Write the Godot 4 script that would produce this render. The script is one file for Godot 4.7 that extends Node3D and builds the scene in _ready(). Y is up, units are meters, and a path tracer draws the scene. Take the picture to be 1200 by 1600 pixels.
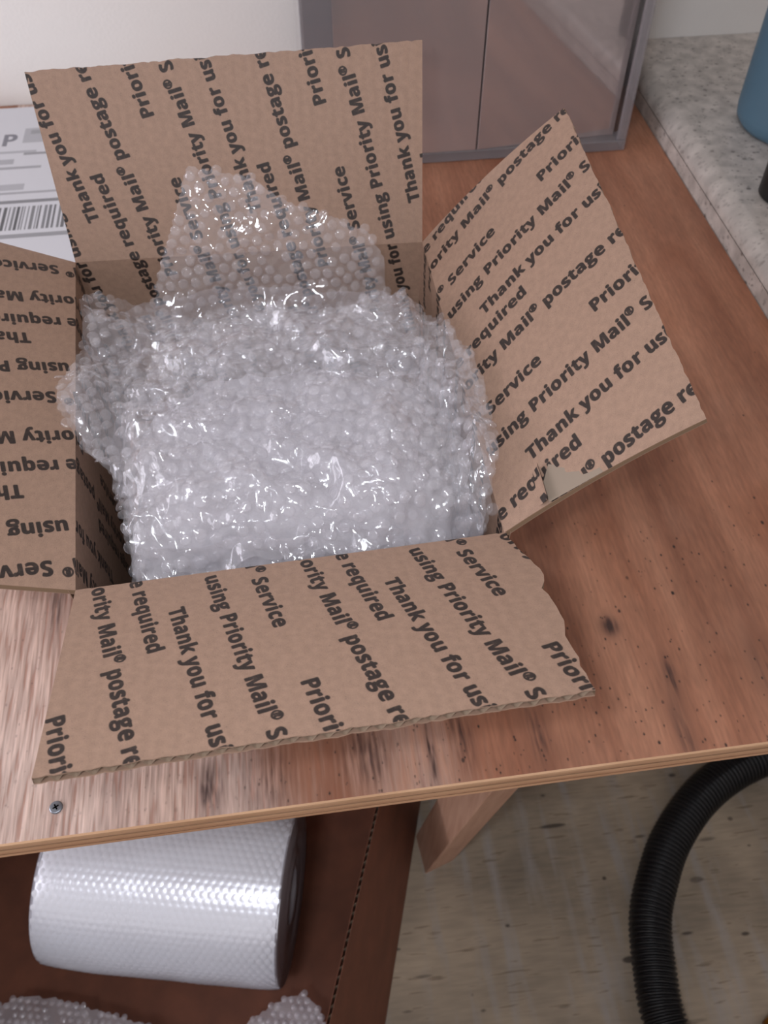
extends Node3D
# World axes follow the work table: x along its front edge, z towards the viewer, floor at y = 0.
const TOP := 0.68       # table top
const RIM := 0.86       # rim of the open carton
const CAM := Vector3(0, 1.29, 0)

# ---------------------------------------------------------------- mesh builder
class MB:
	var v := PackedVector3Array()
	var uv := PackedVector2Array()
	var col := PackedColorArray()
	var idx := PackedInt32Array()
	func p(a: Vector3, t := Vector2.ZERO) -> int:
		v.append(a); uv.append(t)
		return v.size() - 1
	func tri(a: int, b: int, c: int) -> void:
		idx.append(a); idx.append(b); idx.append(c)
	# corners counter-clockwise as seen from the outside
	func quad(a: Vector3, b: Vector3, c: Vector3, d: Vector3, ta := Vector2.ZERO, tb := Vector2.ZERO, tc := Vector2.ZERO, td := Vector2.ZERO) -> void:
		var i := p(a, ta); p(b, tb); p(c, tc); p(d, td)
		tri(i, i + 2, i + 1); tri(i, i + 3, i + 2)
	func face(a: Vector3, b: Vector3, c: Vector3) -> void:
		var i := p(a); p(b); p(c)
		tri(i, i + 2, i + 1)
	# rows of points; outside is (next column) x (next row)
	func grid(rows: Array, uvs: Array, flip := false) -> void:
		var h := rows.size()
		var w: int = rows[0].size()
		var base := v.size()
		for j in h:
			v.append_array(rows[j]); uv.append_array(uvs[j])
		for j in h - 1:
			for i in w - 1:
				var a := base + j * w + i
				if flip:
					tri(a, a + 1, a + w + 1); tri(a, a + w + 1, a + w)
				else:
					tri(a, a + w + 1, a + 1); tri(a, a + w, a + w + 1)
	func chamfer_box(lo: Vector3, hi: Vector3, b: float) -> void:
		var c := (lo + hi) * 0.5
		var e := (hi - lo) * 0.5
		var at := func(s: Vector3, ax: int) -> Vector3:
			var r := Vector3(s.x * (e.x - b), s.y * (e.y - b), s.z * (e.z - b))
			r[ax] = s[ax] * e[ax]
			return c + r
		for ax in 3:
			var u := (ax + 1) % 3
			var w := (ax + 2) % 3
			for sg in [-1.0, 1.0]:
				var q: Array = []
				for k in [[-1, -1], [1, -1], [1, 1], [-1, 1]]:
					var s := Vector3.ZERO
					s[ax] = sg; s[u] = k[0]; s[w] = k[1]
					q.append(at.call(s, ax))
				if sg > 0: quad(q[0], q[1], q[2], q[3])
				else: quad(q[3], q[2], q[1], q[0])
			for su in [-1.0, 1.0]:
				for sw in [-1.0, 1.0]:
					var s0 := Vector3.ZERO
					s0[u] = su; s0[w] = sw; s0[ax] = -1
					var s1 := s0
					s1[ax] = 1
					var q := [at.call(s0, u), at.call(s1, u), at.call(s1, w), at.call(s0, w)]
					var n: Vector3 = (q[1] - q[0]).cross(q[2] - q[0])
					if n.dot((q[0] + q[2]) * 0.5 - c) > 0: quad(q[0], q[1], q[2], q[3])
					else: quad(q[3], q[2], q[1], q[0])
		for sx in [-1.0, 1.0]:
			for sy in [-1.0, 1.0]:
				for sz in [-1.0, 1.0]:
					var s := Vector3(sx, sy, sz)
					var q := [at.call(s, 0), at.call(s, 1), at.call(s, 2)]
					if sx * sy * sz > 0: face(q[0], q[1], q[2])
					else: face(q[2], q[1], q[0])
	# tube along a path with a radius for every point
	func tube(path: PackedVector3Array, radii: PackedFloat32Array, n: int, caps := true) -> void:
		var rows := []
		var uvs := []
		var ref := Vector3.UP
		if absf((path[1] - path[0]).normalized().y) > 0.9: ref = Vector3.RIGHT
		for k in path.size():
			var d := (path[mini(k + 1, path.size() - 1)] - path[maxi(k - 1, 0)]).normalized()
			var a := (ref - d * ref.dot(d)).normalized()
			var b := d.cross(a)
			ref = a
			var r := PackedVector3Array()
			var t := PackedVector2Array()
			for i in n + 1:
				var g := TAU * i / n
				r.append(path[k] + (a * cos(g) + b * sin(g)) * radii[k])
				t.append(Vector2(float(i) / n, float(k) / path.size()))
			rows.append(r); uvs.append(t)
		grid(rows, uvs)
		if caps:
			for k in [0, path.size() - 1]:
				for i in n:
					if k == 0: face(path[k], rows[k][i + 1], rows[k][i])
					else: face(path[k], rows[k][i], rows[k][i + 1])
	# profile of (radius, height), lathed about a vertical axis
	func lathe(c: Vector3, prof: Array, n: int) -> void:
		var rows := []
		var uvs := []
		for q in prof:
			var r := PackedVector3Array()
			var t := PackedVector2Array()
			for i in n + 1:
				var g := -TAU * i / n
				r.append(c + Vector3(cos(g) * q[0], q[1], sin(g) * q[0]))
				t.append(Vector2(float(i) / n, q[1]))
			rows.append(r); uvs.append(t)
		grid(rows, uvs)
	func mesh() -> ArrayMesh:
		var nrm := PackedVector3Array()
		nrm.resize(v.size())
		for k in range(0, idx.size(), 3):
			var a := v[idx[k]]
			var n := (v[idx[k + 2]] - a).cross(v[idx[k + 1]] - a)
			nrm[idx[k]] += n; nrm[idx[k + 1]] += n; nrm[idx[k + 2]] += n
		for k in nrm.size():
			nrm[k] = nrm[k].normalized() if nrm[k].length_squared() > 0 else Vector3.UP
		var arr := []
		arr.resize(Mesh.ARRAY_MAX)
		arr[Mesh.ARRAY_VERTEX] = v
		arr[Mesh.ARRAY_NORMAL] = nrm
		arr[Mesh.ARRAY_TEX_UV] = uv
		if col.size() == v.size(): arr[Mesh.ARRAY_COLOR] = col
		arr[Mesh.ARRAY_INDEX] = idx
		var m := ArrayMesh.new()
		m.add_surface_from_arrays(Mesh.PRIMITIVE_TRIANGLES, arr)
		return m

# ---------------------------------------------------------------- scene helpers
func obj(called: String, mb, mat: Material, parent: Node3D = self, at := Vector3.ZERO) -> MeshInstance3D:
	var o := MeshInstance3D.new()
	o.name = called
	o.mesh = mb.mesh() if mb is MB else mb
	o.material_override = null
	for s in o.mesh.get_surface_count(): o.set_surface_override_material(s, mat)
	o.position = at
	o.cast_shadow = GeometryInstance3D.SHADOW_CASTING_SETTING_ON
	parent.add_child(o, true)
	return o

func thing(called: String, label: String, category: String, at := Vector3.ZERO) -> Node3D:
	var o := Node3D.new()
	o.name = called
	o.position = at
	add_child(o, true)
	return tag(o, label, category)

func tag(o: Node3D, label: String, category: String) -> Node3D:
	o.set_meta("label", label); o.set_meta("category", category)
	return o

func struct(called: String, mb, mat: Material, label: String) -> MeshInstance3D:
	var o := obj(called, mb, mat)
	o.set_meta("kind", "structure"); o.set_meta("label", label); o.set_meta("category", "structure")
	return o

func noise(sd: int, freq: float, oct := 3, type := FastNoiseLite.TYPE_SIMPLEX_SMOOTH) -> FastNoiseLite:
	var n := FastNoiseLite.new()
	n.seed = sd; n.frequency = freq; n.noise_type = type; n.fractal_octaves = oct
	if oct <= 1: n.fractal_type = FastNoiseLite.FRACTAL_NONE
	return n

func solid(c: Color, rough := 0.7, metal := 0.0) -> StandardMaterial3D:
	var m := StandardMaterial3D.new()
	m.albedo_color = c; m.roughness = rough; m.metallic = metal
	return m

func film(c: Color, alpha: float, rough: float) -> StandardMaterial3D:
	var m := StandardMaterial3D.new()
	m.transparency = BaseMaterial3D.TRANSPARENCY_ALPHA
	m.albedo_color = Color(c.r, c.g, c.b, alpha)
	m.roughness = rough
	m.cull_mode = BaseMaterial3D.CULL_DISABLED
	return m

func noise_tex(n: FastNoiseLite, size: int, a: Color, b: Color, normal := false, strength := 4.0) -> NoiseTexture2D:
	var t := NoiseTexture2D.new()
	t.width = size; t.height = size; t.seamless = true; t.noise = n
	if normal:
		t.as_normal_map = true; t.bump_strength = strength
	else:
		var g := Gradient.new()
		g.set_color(0, a); g.set_color(1, b)
		t.color_ramp = g
	return t

# ---------------------------------------------------------------- lettering drawn into an image
# coverage map (0..1) of strings; each entry: text, x, y (baseline, px), wide px per em, tall px per em, slant
func letters(w: int, h: int, entries: Array, wrap: bool, fat := 0.0) -> PackedFloat32Array:
	var cov := PackedFloat32Array()
	cov.resize(w * h)
	for e in entries:
		var arr := text_mesh(e[0])
		var vs: PackedVector3Array = arr[Mesh.ARRAY_VERTEX]
		var ix = arr[Mesh.ARRAY_INDEX]
		if ix == null: ix = PackedInt32Array(range(vs.size()))
		for k in range(0, ix.size(), 3):
			var q: Array[Vector2] = []
			for m in 3:
				var s := vs[ix[k + m]]
				q.append(Vector2(e[1] + s.x * e[3] - s.y * e[4] * e[5], e[2] - s.y * e[4]))
			# heavier strokes: the same triangle again, a little to each side
			for o in ([Vector2.ZERO] if fat == 0.0 else [Vector2(fat, 0), Vector2(-fat, 0), Vector2(0, fat), Vector2(0, -fat)]):
				raster(cov, w, h, q[0] + o, q[1] + o, q[2] + o, wrap)
	return cov

func text_mesh(s: String) -> Array:
	var f := SystemFont.new()
	f.font_names = PackedStringArray(["Droid Sans"])
	f.font_weight = 700
	var t := TextMesh.new()
	t.font = f; t.font_size = 64; t.pixel_size = 1.0 / 64.0; t.depth = 0.0; t.text = s
	t.curve_step = 1.0
	t.horizontal_alignment = HORIZONTAL_ALIGNMENT_LEFT
	t.vertical_alignment = VERTICAL_ALIGNMENT_CENTER
	return t.get_mesh_arrays()

func raster(cov: PackedFloat32Array, w: int, h: int, a: Vector2, b: Vector2, c: Vector2, wrap: bool) -> void:
	var ar := (b - a).cross(c - a)
	if absf(ar) < 1e-9: return
	if ar < 0:
		var t := b
		b = c; c = t
	var x0 := floori(minf(a.x, minf(b.x, c.x)))
	var x1 := floori(maxf(a.x, maxf(b.x, c.x)))
	var y0 := floori(minf(a.y, minf(b.y, c.y)))
	var y1 := floori(maxf(a.y, maxf(b.y, c.y)))
	for y in range(y0, y1 + 1):
		for x in range(x0, x1 + 1):
			var n := 0
			for sy in 3:
				for sx in 3:
					var q := Vector2(x + (sx + 0.5) / 3.0, y + (sy + 0.5) / 3.0)
					if (b - a).cross(q - a) >= 0 and (c - b).cross(q - b) >= 0 and (a - c).cross(q - c) >= 0: n += 1
			if n == 0: continue
			var px := x
			var py := y
			if wrap:
				px = posmod(x, w); py = posmod(y, h)
			elif x < 0 or y < 0 or x >= w or y >= h: continue
			cov[py * w + px] = minf(1.0, cov[py * w + px] + n / 9.0)

func image_of(w: int, h: int, bytes: PackedByteArray) -> ImageTexture:
	return ImageTexture.create_from_image(Image.create_from_data(w, h, false, Image.FORMAT_RGB8, bytes))

# ---------------------------------------------------------------- printed kraft board
const LS := 0.625       # length of one printed line before it repeats
const LP := 0.122       # five printed lines
const SLANT := 0.2182   # lines lean 12.5 degrees from the flutes
var kraft: StandardMaterial3D
var kraft_plain: StandardMaterial3D
var kraft_edge: StandardMaterial3D
var kraft_core: StandardMaterial3D

func make_kraft() -> void:
	var w := 2048
	var h := 384
	var k := w / LS
	var en := []
	var em := 0.0118 * k
	for row in 5:
		for rep in 1:
			var y: float = ([0.0, 0.69, 1.6, 2.9, 3.94][row] + 0.5) * h / 5.0
			var x := (row * LS / 5.0 - rep * LS) * k
			for part in [["Thank you for using Priority Mail", 0.0, 1.0, 0.2190], ["\u00ae", 0.2202, 0.62, 0.0060], ["Service", 0.2315, 1.0, 0.048], ["Priority Mail", 0.326, 1.0, 0.0832], ["\u00ae", 0.4103, 0.62, 0.0060], ["postage required", 0.4215, 1.0, 0.1145]]:
				var vs: PackedVector3Array = text_mesh(part[0])[Mesh.ARRAY_VERTEX]
				var lo := 1e9
				var hi := -1e9
				for q in vs:
					lo = minf(lo, q.x); hi = maxf(hi, q.x)
				var sx: float = part[3] * k / (hi - lo)
				var rise := 0.0035 * k if part[2] < 1.0 else 0.0
				en.append([part[0], x + part[1] * k - lo * sx - rise * tan(SLANT), y - rise, sx, em * part[2], tan(SLANT)])
	var cov := letters(w, h, en, true, 1.1)
	for i in cov.size(): cov[i] = minf(cov[i], 1.0)
	var n1 := noise(3, 0.05, 3).get_image(w, h)
	var n2 := noise(4, 0.35, 2).get_image(w, h)
	n1.convert(Image.FORMAT_L8); n2.convert(Image.FORMAT_L8)
	var d1 := n1.get_data()
	var d2 := n2.get_data()
	var out := PackedByteArray()
	out.resize(w * h * 3)
	var rng := RandomNumberGenerator.new()
	rng.seed = 7
	for i in w * h:
		var f := (d1[i] - 128) / 128.0
		var g := (d2[i] - 128) / 128.0
		var b := 1.0 + 0.05 * f + 0.06 * g
		if rng.randf() < 0.003: b -= 0.22
		var wear := clampf(0.94 - 0.3 * maxf(0.0, g - 0.15) - 0.25 * maxf(0.0, f - 0.2), 0.0, 1.0)
		var c := cov[i] * wear
		out[i * 3] = int(clampf(lerpf(154.0 * b, 34.0, c), 0, 255))
		out[i * 3 + 1] = int(clampf(lerpf(125.0 * b, 26.0, c), 0, 255))
		out[i * 3 + 2] = int(clampf(lerpf(106.0 * b, 23.0, c), 0, 255))
	kraft = solid(Color.WHITE, 0.62)
	kraft.albedo_texture = image_of(w, h, out)
	kraft_plain = solid(Color(0.62, 0.50, 0.42), 0.7)
	kraft_plain.albedo_texture = noise_tex(noise(9, 0.04, 4), 256, Color(0.86, 0.86, 0.86), Color(1, 1, 1))
	kraft_plain.uv1_triplanar = true
	kraft_plain.uv1_scale = Vector3(9, 9, 9)
	kraft_edge = solid(Color(0.60, 0.51, 0.43), 0.85)
	kraft_core = solid(Color(0.50, 0.40, 0.31), 0.9)

func print_uv(u: float, v: float) -> Vector2:
	# u along the hinge, v outwards, in metres; the lines lean across the flutes and the pattern repeats straight along u
	var s := (v - 0.031) / cos(SLANT)
	var t := (u - 0.058) * cos(SLANT) - (v - 0.030) * sin(SLANT)
	return Vector2(s / LS, 0.1 - t / LP)

# corrugated board: pos(u, v) in metres on the printed side; out = e x w points away from the print
func board(called: String, lu: float, lv: float, v0: float, u0: float, uk: float, nu: int, nv: int, pos: Callable, parent: Node3D, flutes: bool, mat: Material = null, outer: Material = null) -> MeshInstance3D:
	var th := 0.0042
	var lin := 0.0005
	var P := []
	var T := []
	for j in nv + 1:
		var r := PackedVector3Array()
		var t := PackedVector2Array()
		for i in nu + 1:
			r.append(pos.call(float(i) / nu, float(j) / nv))
			t.append(print_uv(u0 + uk * lu * i / nu, v0 + lv * j / nv))
		P.append(r); T.append(t)
	var N := []
	for j in nv + 1:
		var r := PackedVector3Array()
		for i in nu + 1:
			var e: Vector3 = P[j][mini(i + 1, nu)] - P[j][maxi(i - 1, 0)]
			var w: Vector3 = P[mini(j + 1, nv)][i] - P[maxi(j - 1, 0)][i]
			r.append(e.cross(w).normalized())
		N.append(r)
	if flutes:
		# the flutes press faintly through the paper
		for j in nv + 1:
			for i in nu + 1:
				P[j][i] += N[j][i] * 0.00006 * sin(TAU * lu * i / nu / 0.0078)
	var layer := func(d: float) -> Array:
		var rows := []
		for j in nv + 1:
			var r := PackedVector3Array()
			for i in nu + 1: r.append(P[j][i] + N[j][i] * d)
			rows.append(r)
		return rows
	var rim := func(mb: MB, A: Array, B: Array) -> void:
		for j in nv:
			mb.quad(A[j][0], A[j + 1][0], B[j + 1][0], B[j][0])
			mb.quad(A[j + 1][nu], A[j][nu], B[j][nu], B[j + 1][nu])
		for i in nu:
			mb.quad(A[0][i + 1], A[0][i], B[0][i], B[0][i + 1])
			mb.quad(A[nv][i], A[nv][i + 1], B[nv][i + 1], B[nv][i])
	var L0: Array = layer.call(0.0)
	var L1: Array = layer.call(lin)
	var L2: Array = layer.call(th - lin)
	var L3: Array = layer.call(th)
	var face := MB.new()
	face.grid(L0, T, true)
	var o := obj(called, face, mat if mat else kraft, parent)
	var back := MB.new()
	back.grid(L1, T)
	back.grid(L2, T, true)
	back.grid(L3, T)
	rim.call(back, L0, L1)
	rim.call(back, L2, L3)
	obj("outer_liner", back, outer if outer else kraft_plain, o)
	var core := MB.new()
	if flutes:
		# the wavy medium shows at the cut end of the flutes
		var waves := int(lu / 0.0078)
		var steps := waves * 8
		var rows := [PackedVector3Array(), PackedVector3Array()]
		var uvs := [PackedVector2Array(), PackedVector2Array()]
		for s in steps + 1:
			var a := float(s) / steps
			var f := a * nu
			var i := mini(int(f), nu - 1)
			f -= i
			var d := th * 0.5 + (th * 0.5 - lin) * sin(TAU * a * waves)
			var n: Vector3 = N[nv][i].lerp(N[nv][i + 1], f) * d
			rows[0].append(P[nv - 1][i].lerp(P[nv - 1][i + 1], f) + n)
			rows[1].append(P[nv][i].lerp(P[nv][i + 1], f) + n)
			uvs[0].append(Vector2.ZERO); uvs[1].append(Vector2.ZERO)
		core.grid(rows, uvs)
	if not flutes: return o
	obj("fluted_medium", core, kraft_edge, o)
	for i in [0, nu]:
		var cut := MB.new()
		for j in nv:
			var q := [L1[j][i], L1[j + 1][i], L2[j + 1][i], L2[j][i]]
			if i == 0: cut.quad(q[0], q[1], q[2], q[3])
			else: cut.quad(q[3], q[2], q[1], q[0])
		obj("cut_edge", cut, kraft_core, o)
	return o

func patch(h0: Vector3, h1: Vector3, o1: Vector3, o0: Vector3, sag: float, edge: Callable) -> Callable:
	var n := (h1 - h0).cross(o0 - h0).normalized()
	var e := (h1 - h0).normalized()
	var w := (o0 - h0).normalized()
	return func(a: float, b: float) -> Vector3:
		var q := h0.lerp(h1, a).lerp(o0.lerp(o1, a), b) + n * sag * 4.0 * b * (1.0 - b)
		var d: Vector2 = edge.call(a, b)
		return q + e * d.x + w * d.y

func carton() -> void:
	var t := thing("shipping_carton", "open brown cardboard carton printed inside with dark slanted lettering, on the wooden table", "box", Vector3(-0.02, TOP, -0.47))
	var off := -t.position
	var A := Vector3(-0.1683, RIM, -0.6304) + off
	var B := Vector3(0.1103, RIM, -0.6232) + off
	var C := Vector3(0.114, RIM, -0.3205) + off
	var D := Vector3(-0.1402, RIM, -0.3103) + off
	var h := Vector3(0, -0.176, 0)
	var shr := 0.97
	var rag := noise(21, 60.0, 3)
	var none := func(_a: float, _b: float) -> Vector2: return Vector2.ZERO
	var sides := [["front", D, C, -0.0023, 1.04], ["right", C, B, 0.0217, 0.90], ["back", B, A, 0.052, 1.0], ["left", A, D, -0.032, 0.86]]
	for s in sides:
		var lo0: Vector3 = s[1] * Vector3(shr, 1, shr) + h
		var lo1: Vector3 = s[2] * Vector3(shr, 1, shr) + h
		var l: float = (s[2] - s[1]).length()
		board("wall_panel", l, 0.176, -0.176, s[3], s[4], 10, 8, patch(lo0, lo1, s[2], s[1], 0.0, none), t, false)
	var floor_board := MB.new()
	floor_board.chamfer_box(Vector3(-0.13, 0.002, -0.15), Vector3(0.125, 0.006, 0.15), 0.0005)
	obj("bottom_panel", floor_board, kraft_plain, t)
	# flaps, hinge to cut edge
	var nib := func(a: float, b: float) -> Vector2:
		return Vector2(0, 0.0011 * rag.get_noise_2d(a * 0.4, 3.0) * smoothstep(0.9, 1.0, b))
	var fl := func(h0, h1, o1, o0, sag, u0, uk, edge) -> MeshInstance3D:
		var lu: float = (h1 - h0).length()
		return board("flap", lu, 0.142, 0.0, u0, uk, 160, 24, patch(h0, h1, o1, o0, sag, edge), t, true)
	var torn := func(a: float, b: float) -> Vector2:
		# the cut side of the front flap bulges and is torn ragged
		var k := smoothstep(0.93, 1.0, a)
		var x := 0.0075 * exp(-pow((b - 0.34) / 0.2, 2)) + 0.0035 * exp(-pow((b - 0.62) / 0.07, 2))
		x -= 0.004 * exp(-pow((b - 0.42) / 0.03, 2))
		x += 0.0022 * rag.get_noise_2d(7.0, b * 0.35)
		var y := 0.0011 * rag.get_noise_2d(a * 0.4, 3.0) * smoothstep(0.9, 1.0, b)
		return Vector2(x * k, y)
	var front: MeshInstance3D = fl.call(D, C, C + Vector3(0.011, 0.047, 0.133), D + Vector3(0.005, 0.047, 0.1335), 0.0, -0.0023, 1.04, torn)
	front.set_meta("label", "near flap with a ragged torn right edge")
	var right: MeshInstance3D = fl.call(C, B, B + Vector3(0.107, 0.098, -0.0146), C + Vector3(0.112, 0.069, -0.014), -0.004, 0.0217, 0.90, nib)
	fl.call(B, A, A + Vector3(-0.0081, 0.126, -0.054), B + Vector3(0.0043, 0.134, -0.0576), 0.0, 0.052, 1.0, nib)
	fl.call(A, D, D + Vector3(-0.132, 0.050, 0.004), A + Vector3(-0.132, 0.056, -0.004), 0.0, -0.032, 0.86, nib)
	# where the top paper is torn off the right flap, with the paper curled back beside it
	var e0 := C
	var e1 := C + Vector3(0.112, 0.069, -0.014)
	var along := (e1 - e0)
	var up := (B - C).normalized()
	var nn := along.cross(up).normalized()
	if nn.y < 0: nn = -nn
	var bare := MB.new()
	var pr := PackedVector3Array()
	for q in [[0.25, 0.000], [0.52, 0.000], [0.50, 0.012], [0.44, 0.021], [0.36, 0.019], [0.30, 0.026], [0.245, 0.014]]:
		pr.append(e0 + along * q[0] + up * q[1] + nn * 0.0042)
	for k in range(1, pr.size() - 1): bare.face(pr[0], pr[k], pr[k + 1])
	obj("torn_patch", bare, solid(Color(0.56, 0.50, 0.44), 0.9), right).set_meta("label", "bare grey fluting where paper is torn off")
	var curl := MB.new()
	var rows := []
	var uvs := []
	for j in 9:
		var g := float(j) / 8.0
		var r := PackedVector3Array()
		var tt := PackedVector2Array()
		var ang := g * 1.7
		for i in 7:
			var b := float(i) / 6.0
			var y := lerpf(0.001, 0.027, b) + 0.002 * sin(b * 9.0)
			var base := e0 + along * (0.20 + 0.02 * b) + up * y
			r.append(base + along.normalized() * (0.0075 * sin(ang)) * (1.0 - 0.3 * b) + nn * (0.0046 + 0.0038 * (1.0 - cos(ang))))
			tt.append(print_uv(0.018 + y, 0.035 + g * 0.01))
		rows.append(r); uvs.append(tt)
	curl.grid(rows, uvs)
	obj("peeled_paper", curl, kraft, right).set_meta("label", "scrap of brown paper curled back")

# ---------------------------------------------------------------- bubble film
func dome(mb: MB, c: Vector3, n: Vector3, r: float, h: float, spin: float, squash: float, flat := false) -> void:
	var a := n.cross(Vector3(0.31, 0.2, 0.93)).normalized()
	a = a.rotated(n, spin)
	var b := n.cross(a)
	var prof := [[1.0, 0.0], [0.98, 0.36], [0.90, 0.72], [0.72, 0.93], [0.4, 0.99]]
	if flat: prof = [[1.0, 0.0], [0.82, 0.22], [0.6, 0.58], [0.4, 0.82], [0.2, 0.96]]
	var k := 10
	var base := mb.v.size()
	for q in prof:
		for i in k:
			var g := TAU * i / k
			mb.p(c + (a * cos(g) + b * sin(g) * squash) * (r * q[0]) + n * (h * q[1]))
	var top := mb.p(c + n * h)
	for j in prof.size() - 1:
		for i in k:
			var i2 := (i + 1) % k
			var p0 := base + j * k + i
			var p1 := base + j * k + i2
			mb.tri(p0, p1 + k, p1); mb.tri(p0, p0 + k, p1 + k)
	for i in k:
		mb.tri(base + (prof.size() - 1) * k + i, top, base + (prof.size() - 1) * k + (i + 1) % k)

# a sheet over the (x, z) region of a polygon; place(x, z) gives the point in space
func bubble_sheet(poly: PackedVector2Array, cell: float, pitch: float, lattice_turn: float, place: Callable, sd: int, side := 1.0, burst := 0.12, flat := false) -> MB:
	var mb := MB.new()
	var lo := poly[0]
	var hi := poly[0]
	for q in poly:
		lo = lo.min(q); hi = hi.max(q)
	var nx := int((hi.x - lo.x) / cell) + 1
	var nz := int((hi.y - lo.y) / cell) + 1
	var id := PackedInt32Array()
	id.resize((nx + 1) * (nz + 1))
	for j in nz + 1:
		for i in nx + 1:
			var q := lo + Vector2(i, j) * cell
			id[j * (nx + 1) + i] = mb.p(place.call(q.x, q.y)) if Geometry2D.is_point_in_polygon(q, poly) else -1
	for j in nz:
		for i in nx:
			var a := id[j * (nx + 1) + i]
			var b := id[j * (nx + 1) + i + 1]
			var c := id[(j + 1) * (nx + 1) + i + 1]
			var d := id[(j + 1) * (nx + 1) + i]
			if a >= 0 and b >= 0 and c >= 0: mb.tri(a, b, c)
			if a >= 0 and c >= 0 and d >= 0: mb.tri(a, c, d)
			if b >= 0 and c >= 0 and d >= 0 and a < 0: mb.tri(b, c, d)
			if a >= 0 and b >= 0 and d >= 0 and c < 0: mb.tri(a, b, d)
	var rng := RandomNumberGenerator.new()
	rng.seed = sd
	var mid := (lo + hi) * 0.5
	var reach := (hi - lo).length() * 0.5
	var rr := int(reach / (pitch * 0.866)) + 2
	for j in range(-rr, rr + 1):
		for i in range(-rr, rr + 1):
			var q := Vector2((i + 0.5 * (j & 1)) * pitch, j * pitch * 0.866).rotated(lattice_turn) + mid
			if rng.randf() < burst or not Geometry2D.is_point_in_polygon(q, poly): continue
			var e := 0.0012
			var p0: Vector3 = place.call(q.x, q.y)
			var n: Vector3 = (place.call(q.x, q.y + e) - p0).cross(place.call(q.x + e, q.y) - p0).normalized() * side
			dome(mb, p0, n, pitch * rng.randf_range(0.40, 0.46), pitch * rng.randf_range(0.13, 0.25), rng.randf() * TAU, rng.randf_range(0.86, 1.0), flat)
	return mb

func ridge(q: Vector2, line: Array, wide: float) -> float:
	var best := 1e9
	for k in line.size() - 1:
		best = minf(best, q.distance_to(Geometry2D.get_closest_point_to_segment(q, line[k], line[k + 1])))
	return exp(-pow(best / wide, 2))

func edge_distance(q: Vector2, poly: PackedVector2Array) -> float:
	var best := 1e9
	for k in poly.size():
		best = minf(best, q.distance_to(Geometry2D.get_closest_point_to_segment(q, poly[k], poly[(k + 1) % poly.size()])))
	return best

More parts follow.
